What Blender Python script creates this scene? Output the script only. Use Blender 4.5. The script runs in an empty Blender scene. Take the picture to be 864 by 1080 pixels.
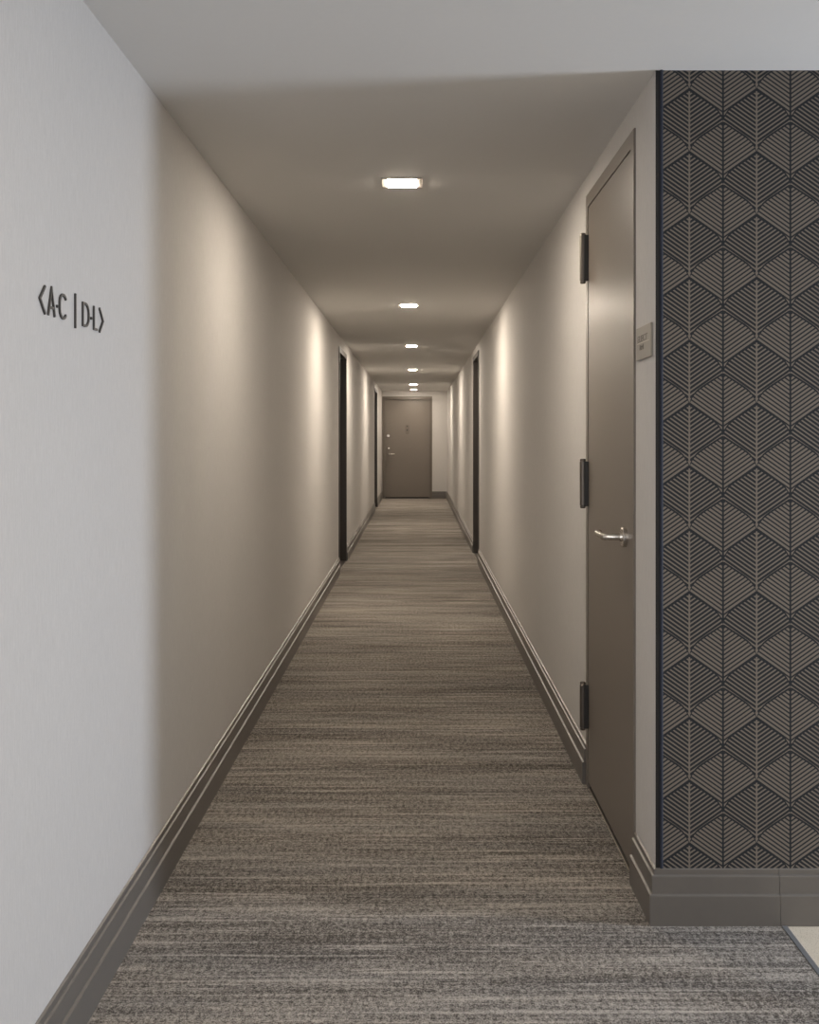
import bpy, bmesh, math
from mathutils import Vector, Matrix

S = bpy.context.scene
COL = S.collection

# ------------------------------------------------------------------ helpers
def link(name, bm, mat=None, parent=None, smooth=False):
    bmesh.ops.recalc_face_normals(bm, faces=bm.faces[:])
    me = bpy.data.meshes.new(name)
    bm.to_mesh(me); bm.free()
    if smooth:
        for p in me.polygons:
            p.use_smooth = True
        me.set_sharp_from_angle(angle=math.radians(32))
    o = bpy.data.objects.new(name, me)
    COL.objects.link(o)
    if mat: me.materials.append(mat)
    if parent: o.parent = parent
    return o

def tag(o, label=None, cat=None, group=None, kind=None):
    if label: o['label'] = label
    if cat: o['category'] = cat
    if group: o['group'] = group
    if kind: o['kind'] = kind
    return o

def empty(name, loc=(0, 0, 0), rz=0.0, **kw):
    o = bpy.data.objects.new(name, None)
    o.empty_display_size = 0.05
    o.location = loc
    o.rotation_euler = (0, 0, rz)
    COL.objects.link(o)
    return tag(o, **kw)

def copy_tree(o, parent=None):
    c = o.copy(); COL.objects.link(c)
    if parent: c.parent = parent
    for ch in list(o.children):
        copy_tree(ch, c)
    return c

def box(bm, x0, x1, y0, y1, z0, z1, bev=0.0, seg=2):
    r = bmesh.ops.create_cube(bm, size=1.0)
    vs = r['verts']
    for v in vs:
        v.co = Vector(((x0 + x1) / 2 + v.co.x * (x1 - x0),
                       (y0 + y1) / 2 + v.co.y * (y1 - y0),
                       (z0 + z1) / 2 + v.co.z * (z1 - z0)))
    if bev > 0:
        es = list({e for v in vs for e in v.link_edges})
        bmesh.ops.bevel(bm, geom=es, offset=bev, segments=seg, affect='EDGES', profile=0.5)
    return bm

def NB(): return bmesh.new()

def prism(bm, poly, fn0, fn1):
    """close a polygon between two 3D mappings of the same 2D outline"""
    a = [bm.verts.new(fn0(p)) for p in poly]
    b = [bm.verts.new(fn1(p)) for p in poly]
    n = len(poly)
    for i in range(n):
        j = (i + 1) % n
        bm.faces.new((a[i], a[j], b[j], b[i]))
    bm.faces.new(a); bm.faces.new(list(reversed(b)))
    return bm

def lathe(bm, prof, origin, axis='Z', seg=28):
    """prof: list of (radius, height) along the axis; closed at both ends"""
    rings = []
    for r, h in prof:
        ring = []
        for k in range(seg):
            t = 2 * math.pi * k / seg
            c, s = r * math.cos(t), r * math.sin(t)
            if axis == 'Z': p = (c, s, h)
            elif axis == 'Y': p = (c, h, s)
            else: p = (h, c, s)
            ring.append(bm.verts.new(Vector(origin) + Vector(p)))
        rings.append(ring)
    for a, b in zip(rings, rings[1:]):
        for k in range(seg):
            j = (k + 1) % seg
            bm.faces.new((a[k], a[j], b[j], b[k]))
    bm.faces.new(list(reversed(rings[0]))); bm.faces.new(rings[-1])
    return bm

def tube(bm, pts, rads, seg=16):
    """a round bar through points"""
    pts = [Vector(p) for p in pts]
    rings = []
    prev_n = None
    for i, p in enumerate(pts):
        if i == 0: t = pts[1] - p
        elif i == len(pts) - 1: t = p - pts[-2]
        else: t = (pts[i + 1] - p).normalized() + (p - pts[i - 1]).normalized()
        t.normalize()
        up = Vector((0, 0, 1))
        n = t.cross(up)
        if n.length < 1e-4: n = Vector((1, 0, 0))
        n.normalize(); b = n.cross(t).normalized()
        r = rads[i] if isinstance(rads, (list, tuple)) else rads
        rings.append([bm.verts.new(p + n * r * math.cos(2 * math.pi * k / seg) + b * r * math.sin(2 * math.pi * k / seg)) for k in range(seg)])
    for a, b in zip(rings, rings[1:]):
        for k in range(seg):
            j = (k + 1) % seg
            bm.faces.new((a[k], a[j], b[j], b[k]))
    bm.faces.new(list(reversed(rings[0]))); bm.faces.new(rings[-1])
    return bm

# ------------------------------------------------------------------ materials
class NT:
    def __init__(self, name):
        self.m = bpy.data.materials.new(name); self.m.use_nodes = True
        self.t = self.m.node_tree
        self.bsdf = self.t.nodes['Principled BSDF']
        self._co = None
    def node(self, kind, **kw):
        n = self.t.nodes.new(kind)
        for k, v in kw.items(): setattr(n, k, v)
        return n
    def lk(self, a, b): self.t.links.new(a, b)
    def put(self, sock, v):
        if isinstance(v, (int, float)): sock.default_value = v
        elif isinstance(v, (tuple, list)): sock.default_value = v
        else: self.lk(v, sock)
    def m_(self, op, a, b=None, c=None, clamp=False):
        n = self.node('ShaderNodeMath', operation=op, use_clamp=clamp)
        self.put(n.inputs[0], a)
        if b is not None: self.put(n.inputs[1], b)
        if c is not None: self.put(n.inputs[2], c)
        return n.outputs[0]
    def coords(self):
        if self._co is None:
            self._co = self.node('ShaderNodeTexCoord').outputs['Object']
        return self._co
    def xyz(self):
        n = self.node('ShaderNodeSeparateXYZ'); self.lk(self.coords(), n.inputs[0])
        return n.outputs
    def noise(self, scale3, detail=2.0, rough=0.5, scale=1.0, loc=(0, 0, 0), dist=0.0):
        mp = self.node('ShaderNodeMapping'); self.lk(self.coords(), mp.inputs['Vector'])
        mp.inputs['Scale'].default_value = scale3
        mp.inputs['Location'].default_value = loc
        n = self.node('ShaderNodeTexNoise'); self.lk(mp.outputs[0], n.inputs['Vector'])
        n.inputs['Scale'].default_value = scale; n.inputs['Detail'].default_value = detail
        n.inputs['Roughness'].default_value = rough; n.inputs['Distortion'].default_value = dist
        return n.outputs[0]
    def mix(self, f, a, b):
        n = self.node('ShaderNodeMix', data_type='RGBA')
        self.put(n.inputs[0], f)
        self.put(n.inputs[6], a if not isinstance(a, (tuple, list)) else (*a, 1))
        self.put(n.inputs[7], b if not isinstance(b, (tuple, list)) else (*b, 1))
        return n.outputs[2]
    def rng(self, v, a, b, c=0.0, d=1.0):
        n = self.node('ShaderNodeMapRange')
        self.put(n.inputs[0], v)
        for i, x in enumerate((a, b, c, d)): n.inputs[i + 1].default_value = x
        return n.outputs[0]
    def bump(self, h, strength=0.3, dist=0.001):
        n = self.node('ShaderNodeBump')
        n.inputs['Strength'].default_value = strength; n.inputs['Distance'].default_value = dist
        self.lk(h, n.inputs['Height']); self.lk(n.outputs[0], self.bsdf.inputs['Normal'])
    def base(self, c, rough=0.6, metal=0.0, spec=0.5):
        self.put(self.bsdf.inputs['Base Color'], (*c, 1) if isinstance(c, (tuple, list)) else c)
        self.put(self.bsdf.inputs['Roughness'], rough)
        self.bsdf.inputs['Metallic'].default_value = metal
        self.bsdf.inputs['Specular IOR Level'].default_value = spec

def paint(name, c, rough=0.5, var=0.04, spec=0.5, scale=40, bump=0.05):
    n = NT(name)
    f = n.noise((1, 1, 1), 3, 0.6, scale)
    n.base(n.mix(f, tuple(x * (1 - var) for x in c), tuple(x * (1 + var) for x in c)), rough, 0, spec)
    n.bump(f, bump, 0.001)
    return n.m

def metal(name, c, rough=0.3):
    n = NT(name)
    f = n.noise((1, 1, 12), 2, 0.5, 120)
    n.base(n.mix(f, tuple(x * .93 for x in c), c), n.rng(f, 0, 1, rough * .85, rough * 1.15), 1.0)
    return n.m

def mat_fabric_wall():
    n = NT('woven_wallcovering')
    a = n.noise((260, 260, 20), 3, 0.65)
    b = n.noise((900, 900, 120), 1, 0.5)
    c = n.noise((2.5, 2.5, 1.0), 2, 0.5)
    f = n.m_('ADD', n.m_('MULTIPLY', a, 0.6), n.m_('MULTIPLY', b, 0.4))
    f = n.rng(f, 0.3, 0.7)
    f = n.m_('ADD', n.m_('MULTIPLY', f, 0.8), n.m_('MULTIPLY', c, 0.2))
    n.base(n.mix(f, WALL_D, WALL_L), 0.8, 0, 0.25)
    n.bump(f, 0.12, 0.001)
    return n.m

WALL_D = (0.525, 0.508, 0.487)
WALL_L = (0.665, 0.645, 0.62)

def mat_carpet():
    n = NT('striped_carpet')
    big = n.noise((0.6, 5.0, 1), 2, 0.5, loc=(1, 4, 0), dist=0.3)
    mid = n.noise((1.2, 24, 1), 3, 0.65, loc=(3, 1, 0), dist=0.25)
    fin = n.noise((2.2, 85, 1), 2, 0.6, loc=(7, 9, 0), dist=0.2)
    thr = n.rng(n.noise((1.6, 46, 1), 1, 0.5, loc=(2, 5, 0), dist=0.2), 0.58, 0.64)      # pale yarn lines
    thr2 = n.rng(n.noise((2.8, 90, 1), 1, 0.5, loc=(5, 15, 0), dist=0.2), 0.60, 0.67)
    fib = n.noise((1, 1, 1), 2, 0.75, 230)
    fib2 = n.noise((1, 1, 1), 1, 0.6, 95)
    fib3 = n.noise((75, 26, 1), 2, 0.7, loc=(4, 8, 0))
    def dev(x, k): return n.m_('MULTIPLY', n.m_('SUBTRACT', x, 0.5), k)
    v = n.m_('ADD', 0.36, dev(big, 0.9))
    for t in (dev(mid, 0.75), dev(fin, 0.70), n.m_('MULTIPLY', thr, 0.30), n.m_('MULTIPLY', thr2, 0.24), dev(fib, 2.5), dev(fib2, 1.2), dev(fib3, 1.0)):
        v = n.m_('ADD', v, t)
    v = n.m_('MAXIMUM', n.m_('MINIMUM', v, 1.0), 0.0)
    col = n.mix(v, CARPET_D, CARPET_L)
    tint = n.rng(n.noise((1.1, 9, 1), 2, 0.5, loc=(11, 2, 0)), 0.40, 0.65)
    col2 = n.mix(n.m_('MULTIPLY', tint, 0.25), col, n.mix(v, (0.10, 0.10, 0.105), (0.42, 0.42, 0.42)))
    n.base(col2, 0.95, 0, 0.08)
    n.bump(n.m_('ADD', fib, n.m_('MULTIPLY', v, 0.5)), 0.9, 0.006)
    return n.m

CARPET_D = (0.105, 0.092, 0.080)
CARPET_L = (0.70, 0.635, 0.56)

def mat_wallpaper():
    n = NT('leaf_patterned_wallpaper')
    X, Y, Z = n.xyz()
    P, Q, SL, N = 0.180, 0.168, 0.75, 14.0
    u = n.m_('DIVIDE', n.m_('SUBTRACT', X, 0.8177), P)
    v = n.m_('DIVIDE', n.m_('SUBTRACT', 1.1340, Z), Q)
    s = n.m_('ABSOLUTE', n.m_('SUBTRACT', u, n.m_('ROUND', u)))
    s2 = n.m_('SUBTRACT', 0.5, s)
    vf = n.m_('FRACT', n.m_('ADD', v, 40.0))
    def dome(q):          # outline of a leaf top: straight flanks that turn down at the sides
        t = n.m_('MULTIPLY', q, 2.0)
        return n.m_('ADD', n.m_('MULTIPLY', t, 0.345), n.m_('MULTIPLY', n.m_('POWER', t, 9.0), 0.135))
    vtop = dome(s)
    vbot = n.m_('ADD', dome(s2), 0.495)
    m = n.m_('MINIMUM', n.m_('SUBTRACT', vf, vtop), n.m_('SUBTRACT', vbot, vf))
    m = n.m_('MAXIMUM', m, n.m_('SUBTRACT', vbot, n.m_('ADD', vf, 1.0)))
    inside = n.m_('GREATER_THAN', m, 0.0)
    def rib(q, off, duty):
        return n.m_('LESS_THAN', n.m_('FRACT', n.m_('ADD', n.m_('MULTIPLY', n.m_('ADD', v, n.m_('MULTIPLY', q, SL)), N), off)), duty)
    # pale leaf with dark ribs and stem
    a = n.m_('MULTIPLY', rib(s, 560.0, 0.60), n.m_('GREATER_THAN', m, 0.017))
    a = n.m_('MULTIPLY', a, n.m_('GREATER_THAN', s, 0.014))
    # dark leaf with pale ribs and stem
    m2 = n.m_('MULTIPLY', m, -1.0)
    b = n.m_('MULTIPLY', rib(s2, 560.3, 0.42), n.m_('GREATER_THAN', m2, 0.017))
    b = n.m_('MAXIMUM', b, n.m_('MULTIPLY', n.m_('LESS_THAN', s2, 0.0125), n.m_('GREATER_THAN', m2, 0.012)))
    f = n.m_('ADD', n.m_('MULTIPLY', inside, a), n.m_('MULTIPLY', n.m_('SUBTRACT', 1.0, inside), b))
    gr = n.noise((300, 300, 300), 2, 0.6)
    lt = n.mix(gr, WP_L0, WP_L1)
    dk = n.mix(gr, WP_D0, WP_D1)
    n.base(n.mix(f, dk, lt), 0.68, 0, 0.22)
    n.bump(f, 0.15, 0.0008)
    return n.m

WP_L0, WP_L1 = (0.155, 0.133, 0.112), (0.205, 0.177, 0.150)
WP_D0, WP_D1 = (0.014, 0.016, 0.019), (0.024, 0.027, 0.031)

M_WALL = mat_fabric_wall()
M_CEIL = paint('ceiling_paint', (0.70, 0.69, 0.67), 0.85, 0.015, 0.2, 60, 0.08)
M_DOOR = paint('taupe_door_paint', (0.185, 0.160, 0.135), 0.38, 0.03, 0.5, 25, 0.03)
M_FRAME = paint('shade_darkened_taupe', (0.145, 0.124, 0.103), 0.40, 0.03, 0.5, 25, 0.03)  # door taupe with the end frame's shading put into the colour
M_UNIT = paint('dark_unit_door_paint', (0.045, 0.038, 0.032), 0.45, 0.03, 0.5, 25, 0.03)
M_BASE = paint('taupe_baseboard_paint', (0.142, 0.130, 0.117), 0.34, 0.05, 0.5, 30, 0.04)
M_CARPET = mat_carpet()
M_WP = mat_wallpaper()
M_STEEL = metal('brushed_nickel', (0.62, 0.58, 0.53), 0.26)
M_BRONZE = metal('dark_bronze', (0.18, 0.158, 0.138), 0.40)
M_DARKB = paint('blackened_bronze', (0.022, 0.020, 0.018), 0.5, 0.1)
M_BLACK = paint('black_gap_filler', (0.008, 0.008, 0.009), 0.6, 0.1)
M_CORD = paint('blue_lit_edge_cord', (0.028, 0.033, 0.048), 0.7, 0.25, 0.3, 700, 0.5)  # blue reflection of the window put into the dark cord's colour
M_SIGN = paint('charcoal_letter_paint', (0.055, 0.052, 0.050), 0.45, 0.05)
M_PLAQ = paint('beige_plaque_plastic', (0.30, 0.275, 0.235), 0.5, 0.03)
M_PLTX = paint('plaque_lettering', (0.16, 0.145, 0.125), 0.5, 0.03)
M_PLLN = paint('plaque_pale_line', (0.52, 0.48, 0.42), 0.5, 0.03)
M_TRIMW = paint('downlight_trim_paint', (0.50, 0.47, 0.43), 0.5, 0.02)
M_STRIP = paint('grey_metal_edging', (0.16, 0.165, 0.175), 0.4, 0.05)

def mat_tile():
    n = NT('beige_terrazzo_tile')
    sp = n.noise((1, 1, 1), 2, 0.7, 260)
    cl = n.noise((1, 1, 1), 2, 0.5, 30)
    c = n.mix(n.rng(sp, 0.58, 0.68), n.mix(cl, (0.60, 0.53, 0.42), (0.68, 0.61, 0.50)), (0.38, 0.32, 0.24))
    n.base(c, 0.5, 0, 0.4)
    return n.m
M_TILE = mat_tile()

def mat_emit(name, c, k):
    m = bpy.data.materials.new(name); m.use_nodes = True
    t = m.node_tree; t.nodes.clear()
    e = t.nodes.new('ShaderNodeEmission'); o = t.nodes.new('ShaderNodeOutputMaterial')
    e.inputs[0].default_value = (*c, 1); e.inputs[1].default_value = k
    t.links.new(e.outputs[0], o.inputs[0])
    return m
M_LAMP = mat_emit('glowing_diffuser', (1.0, 0.87, 0.725), 680.0)
M_LAMP1 = mat_emit('dimmer_glowing_diffuser', (1.0, 0.87, 0.725), 360.0)
M_LAMP6 = mat_emit('dim_glowing_diffuser', (1.0, 0.87, 0.725), 300.0)

# ------------------------------------------------------------------ dimensions (metres); camera at the origin looking along +Y
CAMZ = 1.30
LX, RX = -0.750, 0.638        # corridor walls
FY = 2.790                    # the wallpapered wall
EY = 22.10                    # end wall
CZ = 2.280                    # ceiling
LOBX, LOBY = 3.4, -3.2        # the lobby the camera stands in
TH = 0.14

# doors: near edge, far edge, head height (outside of frame)
D_SERV = (3.042, 3.906, 2.202)
D_L1 = (9.98, 10.98, 2.168)
D_L2 = (18.35, 19.40, 2.165)
D_R1 = (10.72, 11.72, 2.195)
E_X0, E_X1, E_H = -0.737, 0.318, 2.160

# ------------------------------------------------------------------ the setting
def struct(name, bm, m, label, cat):
    o = link(name, bm, m)
    return tag(o, label, cat, kind='structure')

bm = NB(); box(bm, LX - TH, LOBX + TH, LOBY - TH, EY + TH, -0.12, -0.008)
box(bm, 0.984, LOBX, LOBY, FY, -0.008, -0.001)
struct('floor', bm, M_TILE, 'beige speckled stone floor beside the carpet in the lower right corner', 'floor')

bm = NB(); box(bm, LX - TH, LOBX + TH, LOBY - TH, EY + TH, CZ, CZ + 0.12)
struct('ceiling', bm, M_CEIL, 'smooth off-white ceiling running over lobby and corridor', 'ceiling')

def side_wall(bm, x0, x1, y0, y1, doors):
    y = y0
    for a, b, h in doors:
        box(bm, x0, x1, y, a, 0 - 0.008, CZ)
        box(bm, x0, x1, a, b, h, CZ)
        y = b
    box(bm, x0, x1, y, y1, -0.008, CZ)

bm = NB(); side_wall(bm, LX - TH, LX, LOBY, EY + TH, [D_L1, D_L2])
struct('wall_left', bm, M_WALL, 'long left wall in pale woven wallcovering', 'wall')
bm = NB(); side_wall(bm, RX, RX + TH, FY, EY + TH, [D_SERV, D_R1])
struct('wall_right', bm, M_WALL, 'right corridor wall in pale woven wallcovering', 'wall')
bm = NB()
box(bm, LX, E_X0, EY, EY + TH, -0.008, CZ); box(bm, E_X0, E_X1, EY, EY + TH, E_H, CZ)
box(bm, E_X1, RX, EY, EY + TH, -0.008, CZ)
struct('wall_end', bm, M_WALL, 'narrow end wall of the corridor around the last door', 'wall')
bm = NB()
box(bm, RX + TH, LOBX + TH, FY, FY + TH, -0.008, CZ)
box(bm, RX + 0.019, RX + TH, FY - 0.003, FY, -0.008, CZ)
box(bm, RX + TH, LOBX, FY - 0.003, FY, -0.008, CZ)
struct('wall_front', bm, M_WP, 'dark wallpapered wall with bronze leaf fan pattern on the right', 'wall')

# lobby walls behind and beside the camera (outside the frame), with the window that lights the lobby
WY0, WY1, WZ0, WZ1 = 2.17, 2.72, 0.20, 1.85
bm = NB()
box(bm, LOBX, LOBX + TH, LOBY, WY0, -0.008, CZ); box(bm, LOBX, LOBX + TH, WY1, FY, -0.008, CZ)
box(bm, LOBX, LOBX + TH, WY0, WY1, -0.008, WZ0); box(bm, LOBX, LOBX + TH, WY0, WY1, WZ1, CZ)
struct('wall_lobby', bm, M_WALL, 'pale lobby wall holding the window', 'wall')
bm = NB()
BX0, BX1, BZ0, BZ1 = -0.68, 0.38, 0.37, 2.13
box(bm, LX - TH, BX0, LOBY - TH, LOBY, -0.008, CZ); box(bm, BX1, LOBX + TH, LOBY - TH, LOBY, -0.008, CZ)
box(bm, BX0, BX1, LOBY - TH, LOBY, -0.008, BZ0); box(bm, BX0, BX1, LOBY - TH, LOBY, BZ1, CZ)
struct('wall_back', bm, M_WALL, 'pale lobby wall opposite the corridor', 'wall')
wr = empty('window_1', (LOBX, (WY0 + WY1) / 2, WZ0), label='lobby window bringing in daylight', cat='window', kind='structure')
bm = NB(); hy, hz, f = (WY1 - WY0) / 2, WZ1 - WZ0, 0.04
for a in ((-hy, -hy + f, 0, hz), (hy - f, hy, 0, hz), (-hy + f, hy - f, 0, f), (-hy + f, hy - f, hz - f, hz)):
    box(bm, 0.02, 0.08, a[0], a[1], a[2], a[3])
link('window_frame', bm, M_DOOR, wr)

wb = empty('fill_window', ((BX0 + BX1) / 2, LOBY, BZ0), label='added unseen window in the back wall for fill light', cat='window', kind='structure')  # unseen window added behind the camera to carry fill light
bm = NB(); hx2, hz2 = (BX1 - BX0) / 2, BZ1 - BZ0
for a in ((-hx2, -hx2 + f, 0, hz2), (hx2 - f, hx2, 0, hz2), (-hx2 + f, hx2 - f, 0, f), (-hx2 + f, hx2 - f, hz2 - f, hz2)):
    box(bm, a[0], a[1], -0.08, -0.02, a[2], a[3])
link('window_frame', bm, M_DOOR, wb)

# carpet: L-shaped sheet from the lobby down the corridor
CX = 0.968
bm = NB()
pl = [(LX + .003, LOBY + .003), (CX, LOBY + .003), (CX, FY - 0.008), (RX - .003, FY - 0.008), (RX - .003, EY - .003), (LX + .003, EY - .003)]
prism(bm, pl, lambda p: (p[0], p[1], -0.008), lambda p: (p[0], p[1], 0.0))
tag(link('carpet', bm, M_CARPET), 'brown and grey cross-striped carpet covering the corridor floor', 'carpet')
bm = NB(); box(bm, CX + 0.001, 0.984, LOBY, FY - 0.016, -0.008, 0.0015, 0.001, 1)
tag(link('trim_1', bm, M_STRIP), 'thin grey metal strip between carpet and beige stone floor', 'floor trim', kind='structure')

# dark edge of the wallpaper panel at the corner
bm = NB(); box(bm, RX, RX + 0.0105, FY - 0.002, FY, 0.149, CZ)
t2 = struct('trim_2', bm, M_BLACK, 'black vertical edge strip between pale corner and patterned wallpaper', 'wall trim')
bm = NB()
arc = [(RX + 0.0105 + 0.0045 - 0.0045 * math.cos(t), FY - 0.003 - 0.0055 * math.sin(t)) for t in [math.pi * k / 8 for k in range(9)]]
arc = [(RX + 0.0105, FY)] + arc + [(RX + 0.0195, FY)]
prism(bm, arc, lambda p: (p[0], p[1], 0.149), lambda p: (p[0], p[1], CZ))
c = link('edge_cord', bm, M_CORD, t2); c['label'] = 'rounded dark cord tinted with blue window light'

# ------------------------------------------------------------------ baseboards
# (thickness from the wall, height): three steps with narrow chamfered ledges
BB = [(0.0, 0.0), (0.0190, 0.0), (0.0190, 0.0800), (0.0183, 0.0812), (0.0122, 0.0832), (0.0120, 0.0845), (0.0120, 0.1290), (0.0113, 0.1302),
      (0.0062, 0.1320), (0.0060, 0.1330), (0.0060, 0.1458), (0.0053, 0.1470), (0.0008, 0.149), (0.0, 0.149)]

def bb_left(y0, y1):
    bm = NB(); return prism(bm, BB, lambda p: (LX + p[0], y0, p[1]), lambda p: (LX + p[0], y1, p[1]))
def bb_right(y0, y1, mitre=False):
    bm = NB(); return prism(bm, BB, lambda p: (RX - p[0], y0 - (p[0] if mitre else 0), p[1]), lambda p: (RX - p[0], y1, p[1]))
def bb_front(x0, x1, mitre=False):
    bm = NB(); return prism(bm, BB, lambda p: (x0 - (p[0] if mitre else 0), FY - p[0], p[1]), lambda p: (x1, FY - p[0], p[1]))

G = 0.0005
for y0, y1, lb in ((LOBY, D_L1[0], 'stepped taupe baseboard along the left wall up to its first door'),
                   (D_L1[1], D_L2[0], 'stepped taupe baseboard on the left wall between its two doors'),
                   (D_L2[1], EY, 'short taupe baseboard on the left wall beside the end door')):
    struct('baseboard_left', bb_left(y0 + G, y1 - G), M_BASE, lb, 'baseboard')
for y0, y1, mi, lb in ((FY, D_SERV[0], True, 'short taupe baseboard between the lever door and the wallpaper corner'),
                       (D_SERV[1], D_R1[0], False, 'stepped taupe baseboard on the right wall beyond the lever door'),
                       (D_R1[1], EY, False, 'stepped taupe baseboard on the right wall past its dark far door')):
    struct('baseboard_right', bb_right(y0 + (0 if mi else G), y1 - G, mi), M_BASE, lb, 'baseboard')
struct('baseboard_front', bb_front(RX, 0.9655, True), M_BASE, 'taupe baseboard under the wallpaper at the corner above the carpet', 'baseboard')
struct('baseboard_front', bb_front(0.9665, LOBX), M_BASE, 'taupe baseboard under the wallpaper above the beige stone floor', 'baseboard')
bm = NB()
prism(bm, BB, lambda p: (E_X1 + G, EY - p[0], p[1]), lambda p: (RX - 0.02, EY - p[0], p[1]))
struct('baseboard_end', bm, M_BASE, 'short taupe baseboard right of the end door', 'baseboard')

# ------------------------------------------------------------------ doors
def u_frame(bm, W, H, f, ft, y0, y1, lip=0.0):
    poly = [(0, 0), (0, H), (W, H), (W, 0), (W - f, 0), (W - f, H - ft), (f, H - ft), (f, 0)]
    prism(bm, poly, lambda p: (p[0], y0, p[1]), lambda p: (p[0], y1, p[1]))
    return bm

# --- service door on the right, flush, hinged on its far side
W = D_SERV[1] - D_SERV[0]; H = D_SERV[2]
d1 = empty('door_1', (RX, D_SERV[1], 0), -math.pi / 2, label='near taupe flush door with lever handle on the right wall', cat='door', kind='structure')
bm = NB(); u_frame(bm, W, H, 0.046, 0.048, -0.006, TH)
bmesh.ops.bevel(bm, geom=[e for e in bm.edges if all(v.co.y < 0 for v in e.verts)], offset=0.0015, segments=2, affect='EDGES')
link('door_frame', bm, M_DOOR, d1)
bm = NB(); box(bm, 0.0495, W - 0.0495, -0.0045, 0.040, 0.024, H - 0.0525, 0.0015)
leaf = link('door_leaf', bm, M_DOOR, d1)
bm = NB(); box(bm, 0.046, W - 0.046, 0.0, TH, 0.0, 0.005, 0.001)
link('threshold', bm, M_BRONZE, d1)
def hinge(z0, z1):
    bm = NB()
    r = 0.0115; cx, cy = 0.040, -0.0235
    h = z1 - z0
    lathe(bm, [(0.006, z0), (r * .8, z0 + .001), (r * .9, z0 + .004), (r * .9, z0 + .009), (r * .8, z0 + .010), (r, z0 + .012), (r, z1 - .012),
               (r * .8, z1 - .010), (r * .9, z1 - .009), (r * .9, z1 - .004), (r * .8, z1 - .001), (.006, z1)], (cx, cy, 0), 'Z', 24)
    hg = link('hinge', bm, M_BRONZE, d1, True)
    hg['label'] = 'dark bronze spring hinge'
    bm = NB(); box(bm, cx + .002, cx + .019, cy + .002, -0.0046, z0 + .010, z1 - .010, .001)
    link('hinge_leaf', bm, M_DARKB, hg)
    return hg
for z0, z1 in ((1.868, 2.056), (1.036, 1.220), (0.214, 0.394)):
    hinge(z0, z1)
# lever: rose on the leaf, neck out into the corridor, lever back towards the hinges
hx, hz = W - (3.165 - D_SERV[0]), 0.997
bm = NB(); lathe(bm, [(.031, -0.0045), (.031, -0.0155), (.0295, -0.0175), (.0135, -0.0177), (.0125, -0.024)], (hx, 0, hz), 'Y', 36)
ro = link('handle_rose', bm, M_STEEL, d1, True); ro['label'] = 'round brushed nickel rose'
bm = NB()
yb = -0.070
tube(bm, [(hx, -.015, hz), (hx, yb + .010, hz), (hx - .003, yb + .003, hz), (hx - .010, yb, hz), (hx - .03, yb, hz), (hx - .120, yb, hz + .001), (hx - .132, yb + .003, hz + .001), (hx - .140, yb + .012, hz + .001)],
     [.0105, .0105, .0108, .0108, .0105, .0095, .0092, .0085])
lv = link('lever', bm, M_STEEL, ro, True)

# --- recessed unit doors
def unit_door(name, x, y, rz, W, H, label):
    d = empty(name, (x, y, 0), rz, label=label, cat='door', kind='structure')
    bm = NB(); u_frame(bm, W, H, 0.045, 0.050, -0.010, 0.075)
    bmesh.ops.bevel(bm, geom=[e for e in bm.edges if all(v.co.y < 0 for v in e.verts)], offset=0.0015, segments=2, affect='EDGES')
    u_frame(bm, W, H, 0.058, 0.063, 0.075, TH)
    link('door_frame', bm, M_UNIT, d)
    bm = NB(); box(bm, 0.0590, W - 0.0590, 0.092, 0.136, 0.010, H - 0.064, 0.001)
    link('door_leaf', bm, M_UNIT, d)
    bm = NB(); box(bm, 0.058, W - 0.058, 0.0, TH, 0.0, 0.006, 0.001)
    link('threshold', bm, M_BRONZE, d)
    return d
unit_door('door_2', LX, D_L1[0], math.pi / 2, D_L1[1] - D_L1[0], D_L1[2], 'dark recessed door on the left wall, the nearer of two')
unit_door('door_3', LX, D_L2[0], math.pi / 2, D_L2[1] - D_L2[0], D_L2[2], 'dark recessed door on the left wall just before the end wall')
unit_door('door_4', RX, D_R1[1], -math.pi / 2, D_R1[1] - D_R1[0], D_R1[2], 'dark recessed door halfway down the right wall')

# --- end door facing the camera
W = E_X1 - E_X0; H = E_H
d5 = empty('door_5', (E_X0, EY, 0), 0, label='taupe apartment door facing the camera on the end wall', cat='door', kind='structure')
bm = NB(); u_frame(bm, W, H, 0.050, 0.060, -0.014, 0.100)
bmesh.ops.bevel(bm, geom=[e for e in bm.edges if all(v.co.y < 0 for v in e.verts)], offset=0.003, segments=2, affect='EDGES')
u_frame(bm, W, H, 0.066, 0.076, 0.100, TH)
link('door_frame', bm, M_FRAME, d5)
LY = 0.055                                   # face of the leaf
bm = NB(); box(bm, 0.0525, W - 0.0525, LY, 0.0995, 0.024, H - 0.0625, 0.0015)
link('door_leaf', bm, M_DOOR, d5)
bm = NB(); box(bm, 0.066, W - 0.066, 0.0, TH, 0.0, 0.008, 0.001)
link('threshold', bm, M_BLACK, d5)
px = lambda p: (p - 440) * EY / 1100.0 - E_X0
pz = lambda p: CAMZ + (461 - p) * EY / 1100.0
bm = NB(); lathe(bm, [(.040, LY), (.040, LY - .010), (.034, LY - .026), (.029, LY - .030), (.015, LY - .030), (.014, LY - .027)], (px(409.6), 0, pz(459.6)), 'Y', 32)
db = link('deadbolt', bm, M_STEEL, d5, True); db['label'] = 'round nickel deadbolt cylinder'
bm = NB(); box(bm, px(409.9) - .024, px(409.9) + .024, LY - .010, LY, pz(485.0), pz(470.0), .003)
lp = link('lock_plate', bm, M_DOOR, d5)
bm = NB(); lathe(bm, [(.018, LY - .010), (.018, LY - .018), (.012, LY - .022), (.006, LY - .022)], (px(409.9), 0, pz(473.0)), 'Y', 24)
link('lock_cylinder', bm, M_STEEL, lp, True)
bm = NB()
lx, lz = px(410.0), pz(478.9)
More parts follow.
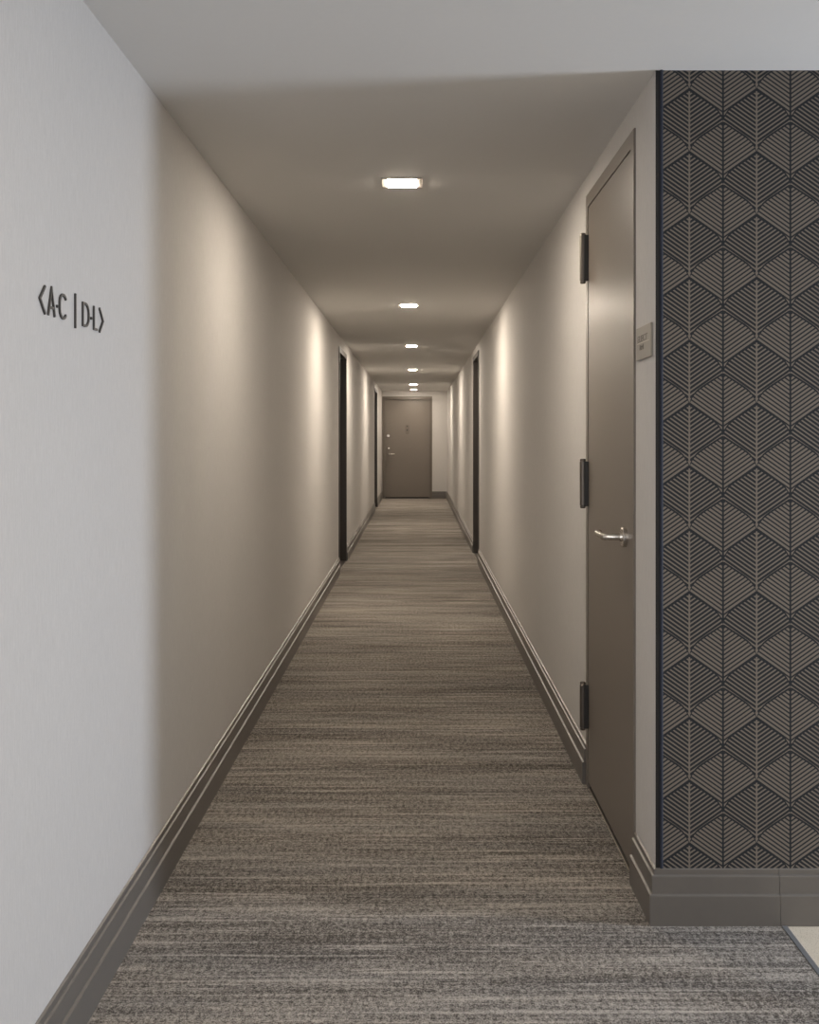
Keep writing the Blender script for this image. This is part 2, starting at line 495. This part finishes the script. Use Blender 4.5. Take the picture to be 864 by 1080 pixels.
tube(bm, [(lx, LY - .010, lz), (lx, LY - .055, lz), (lx + .004, LY - .067, lz), (lx + .015, LY - .071, lz), (lx + .118, LY - .071, lz - .004), (lx + .126, LY - .066, lz - .004)], [.018, .018, .020, .020, .019, .017])
link('lever', bm, M_STEEL, lp, True)
# oval plate with the viewer and knocker
bm = NB()
cx, z0, z1, rr = px(429.6), pz(456.0), pz(449.2), .043
out = [(cx + rr * math.cos(t), z0 + rr * math.sin(t)) for t in [math.pi + math.pi * k / 12 for k in range(13)]] + \
      [(cx + rr * math.cos(t), z1 + rr * .6 * math.sin(t)) for t in [math.pi * k / 12 for k in range(13)]]
prism(bm, out, lambda p: (p[0], LY - .006, p[1]), lambda p: (p[0], LY, p[1]))
pp = link('viewer_plate', bm, M_FRAME, d5)
for zz, ra in ((pz(449.6), .011), (pz(453.6), .014)):
    bm = NB(); lathe(bm, [(ra, LY - .006), (ra, LY - .012), (ra * .7, LY - .014), (ra * .3, LY - .014)], (cx, 0, zz), 'Y', 20)
    link('door_viewer', bm, M_DARKB, pp, True)

# ------------------------------------------------------------------ downlights
def square_ring(bm, ro, ri, rm, z_ceil, drop):
    """bevelled square trim: outer edge at the ceiling, lip below, sloping in to the diffuser"""
    def ring(h, z, rad):
        pts = []
        for sx, sy, a0 in ((1, 1, 0), (-1, 1, 90), (-1, -1, 180), (1, -1, 270)):
            for k in range(4):
                a = math.radians(a0 + 30 * k)
                pts.append(bm.verts.new((sx * (h - rad) + rad * math.cos(a), sy * (h - rad) + rad * math.sin(a), z)))
        return pts
    R = [ring(ro, z_ceil, .008), ring(ro - .001, z_ceil - drop, .008), ring(rm, z_ceil - drop, .006), ring(ri, z_ceil - .0012, .003), ring(ri, z_ceil, .003)]
    for a, b in zip(R, R[1:]):
        n = len(a)
        for k in range(n):
            j = (k + 1) % n
            bm.faces.new((a[k], a[j], b[j], b[k]))
    return bm

lights = [(-0.058, 4.02), (-0.063, 7.76), (-0.060, 11.20), (-0.066, 15.15), (-0.070, 19.40), (-0.070, 21.50)]
labs = ['square recessed ceiling light nearest the camera, beside the lever door',
        'second square ceiling light counting away from the camera',
        'third square ceiling light counting away from the camera, above the dark unit doors',
        'fourth square ceiling light counting away from the camera',
        'fifth square ceiling light, the last but one before the end door',
        'small square ceiling light right in front of the end door']
proto = empty('downlight', (0, 0, CZ))
bm = NB(); square_ring(bm, 0.079, 0.0560, 0.060, 0.0, 0.0025)
link('trim_frame', bm, M_TRIMW, proto)
bm = NB(); box(bm, -0.054, 0.054, -0.054, 0.054, -0.0052, -0.0002, 0.001, 1)
link('diffuser', bm, M_LAMP, proto)
for i, ((x, y), lb) in enumerate(zip(lights, labs)):
    o = proto if i == 0 else copy_tree(proto)
    o.location = (x, y, CZ)
    tag(o, lb, 'ceiling light', 'corridor downlights')
    for ch in o.children:            # the first and the last burn lower than the rest
        if ch.name.startswith('diffuser'):
            ch.material_slots[0].link = 'OBJECT'
            ch.material_slots[0].material = {0: M_LAMP1, 5: M_LAMP6}.get(i, M_LAMP)

# ------------------------------------------------------------------ direction sign on the left wall:  < A.C | D.L >
def stroke(bm, pts, w, t, closed=False):
    """flat bar of width w along a polyline in the (y, z) plane of the left wall, standing t off it"""
    n = len(pts); P = [Vector((p[0], p[1])) for p in pts]
    L, R = [], []
    for i in range(n):
        a = P[i - 1] if (i > 0 or closed) else None
        b = P[(i + 1) % n] if (i < n - 1 or closed) else None
        d1 = (P[i] - a).normalized() if a is not None else (b - P[i]).normalized()
        d2 = (b - P[i]).normalized() if b is not None else d1
        n1, n2 = Vector((-d1.y, d1.x)), Vector((-d2.y, d2.x))
        m = (n1 + n2); m.normalize()
        k = (w / 2) / max(0.45, m.dot(n1))
        L.append(P[i] + m * k); R.append(P[i] - m * k)
    x0, x1 = LX + 0.0005, LX + t
    V = {}
    def v(i, side, x):
        key = (i, side, x)
        if key not in V:
            q = (L if side else R)[i]
            V[key] = bm.verts.new((x, q.x, q.y))
        return V[key]
    for i in range(n if closed else n - 1):
        j = (i + 1) % n
        for x in (x0, x1):
            bm.faces.new((v(i, 0, x), v(j, 0, x), v(j, 1, x), v(i, 1, x)))
        for s in (0, 1):
            bm.faces.new((v(i, s, x0), v(j, s, x0), v(j, s, x1), v(i, s, x1)))
    if not closed:
        for i in (0, n - 1):
            bm.faces.new((v(i, 0, x0), v(i, 1, x0), v(i, 1, x1), v(i, 0, x1)))
    return bm

sg = empty('wall_sign', (0, 0, 0), label='raised charcoal letters with arrows pointing both ways on the left wall', cat='sign')
Z0, Z1, SW, ST = 1.5475, 1.6035, 0.0050, 0.0045
def sp(name, *lines, lab=None):
    bm = NB()
    for pts, closed in lines: stroke(bm, pts, SW, ST, closed)
    return link(name, bm, M_SIGN, sg)
zm = (Z0 + Z1) / 2
sp('arrow', ([(2.095, Z1), (2.066, zm), (2.095, Z0)], False))
sp('letter', ([(2.113, Z0), (2.132, Z1), (2.151, Z0)], False), ([(2.1185, Z0 + .017), (2.1455, Z0 + .017)], False))
def dot(y, z):
    bm = NB(); box(bm, LX + .0005, LX + ST, y - .003, y + .003, z - .003, z + .003, .0005, 1)
    link('dot', bm, M_SIGN, sg)
dot(2.166, zm - .004)
cc = [(2.2235, Z1 - .013)] + [(2.2015 + .0205 * math.cos(a), Z1 - .0205 + .0175 * math.sin(a)) for a in [math.radians(k) for k in range(30, 181, 25)]] + \
     [(2.2015 + .0205 * math.cos(a), Z0 + .0205 + .0175 * math.sin(a)) for a in [math.radians(k) for k in range(180, 331, 25)]] + [(2.2235, Z0 + .013)]
cc = cc[1:-1]
sp('letter', (cc, False))
sp('divider_bar', ([(2.281, 1.614), (2.281, 1.538)], False))
D = [(2.332, Z0 + .003), (2.332, Z1 - .003)] + [(2.3500 + .0235 * math.cos(a), Z1 - .0235 + .0205 * math.sin(a)) for a in [math.radians(k) for k in range(90, -1, -22)]] + \
    [(2.3500 + .0235 * math.cos(a), Z0 + .0235 + .0205 * math.sin(a)) for a in [math.radians(k) for k in range(0, -91, -22)]]
sp('letter', (D, True))
dot(2.3925, zm - .003)
sp('letter', ([(2.4115, Z1), (2.4115, Z0 + .003), (2.436, Z0 + .003)], False))
sp('arrow', ([(2.454, Z1), (2.482, zm), (2.454, Z0)], False))

# ------------------------------------------------------------------ room plaque by the service door
pq = empty('room_sign', (RX, 2.912, 1.565), -math.pi / 2, label='small beige room plaque on the pale strip between lever door and wallpaper', cat='sign')
bm = NB(); box(bm, -0.093, 0.093, -0.0065, -0.0003, -0.046, 0.046, 0.0012)
link('plaque_plate', bm, M_PLAQ, pq)
def text(body, x, z, size, sx, m, name):
    cu = bpy.data.curves.new(name, 'FONT'); cu.body = body; cu.size = size; cu.extrude = 0.0006; cu.align_x = 'CENTER'
    to = bpy.data.objects.new(name, cu); COL.objects.link(to)
    bpy.context.view_layer.update()
    dg = bpy.context.evaluated_depsgraph_get()
    me = bpy.data.meshes.new_from_object(to.evaluated_get(dg))
    bpy.data.objects.remove(to); bpy.data.curves.remove(cu)
    me.transform(Matrix.Translation((x, -0.0069, z)) @ Matrix.Rotation(math.pi / 2, 4, 'X') @ Matrix.Diagonal((sx, 1, 1, 1)))
    me.materials.clear(); me.materials.append(m)
    o = bpy.data.objects.new(name, me); COL.objects.link(o); o.parent = pq
    return o
text('ELECT', -0.010, 0.0035, 0.026, 1.75, M_PLTX, 'lettering')
text('RM', -0.020, -0.0195, 0.022, 1.75, M_PLTX, 'lettering')
bm = NB(); box(bm, -0.075, 0.072, -0.0078, -0.0062, -0.0010, 0.0012, 0.0004, 1)
link('divider_line', bm, M_PLLN, pq)['label'] = 'pale divider line'

# ------------------------------------------------------------------ daylight and added lobby fill
def area(name, loc, rot, sx, sy, power, col):
    l = bpy.data.lights.new(name, 'AREA'); l.shape = 'RECTANGLE'; l.size = sx; l.size_y = sy; l.energy = power; l.color = col
    o = bpy.data.objects.new(name, l); o.location = loc; o.rotation_euler = rot; COL.objects.link(o)
    return o
# daylight through the lobby window (light shines along -X, tipped slightly down)
area('window_daylight', (LOBX + 0.05, (WY0 + WY1) / 2, (WZ0 + WZ1) / 2), (0, math.radians(90 - 8), 0), WZ1 - WZ0 - .1, WY1 - WY0 - .1, 78, (0.76, 0.85, 1.0))
area('lobby_fill_lamp', (2.0, 0.6, CZ - 0.01), (0, 0, 0), 0.3, 0.3, 12, (1.0, 0.92, 0.82))  # unseen fill lamp, added to brighten the tile and wallpaper
area('overhead_fill_lamp', (-0.06, 0.57, CZ - 0.005), (0, 0, 0), 0.11, 0.11, 16, (1.0, 0.90, 0.78))  # unseen lamp added over the camera to light carpet and baseboard ledges

area('back_fill_light', (-0.15, LOBY - 0.05, 1.25), (math.radians(90), 0, math.radians(0)), 1.0, 1.7, 40, (0.95, 0.96, 1.0))  # added frontal fill for the corner, placed in the back window

w = bpy.data.worlds.new('World'); S.world = w; w.use_nodes = True
w.node_tree.nodes['Background'].inputs[0].default_value = (0.6, 0.7, 0.85, 1)
w.node_tree.nodes['Background'].inputs[1].default_value = 0.0

# ------------------------------------------------------------------ camera
cam = bpy.data.cameras.new('camera'); co = bpy.data.objects.new('camera', cam); COL.objects.link(co)
co.location = (0, 0, CAMZ); co.rotation_euler = (math.pi / 2, 0, 0)
cam.sensor_fit = 'HORIZONTAL'; cam.sensor_width = 36.0; cam.lens = 36.0 * 1100 / 864
cam.shift_x = -8.0 / 864; cam.shift_y = -79.0 / 864
cam.clip_start = 0.05; cam.clip_end = 100
S.camera = co

S.view_settings.view_transform = 'Standard'
S.view_settings.look = 'None'
S.view_settings.gamma = 1.0
S.view_settings.use_curve_mapping = False
S.view_settings.exposure = 0.0
S.cycles.max_bounces = 10
S.cycles.diffuse_bounces = 6
S.cycles.sample_clamp_indirect = 4.0
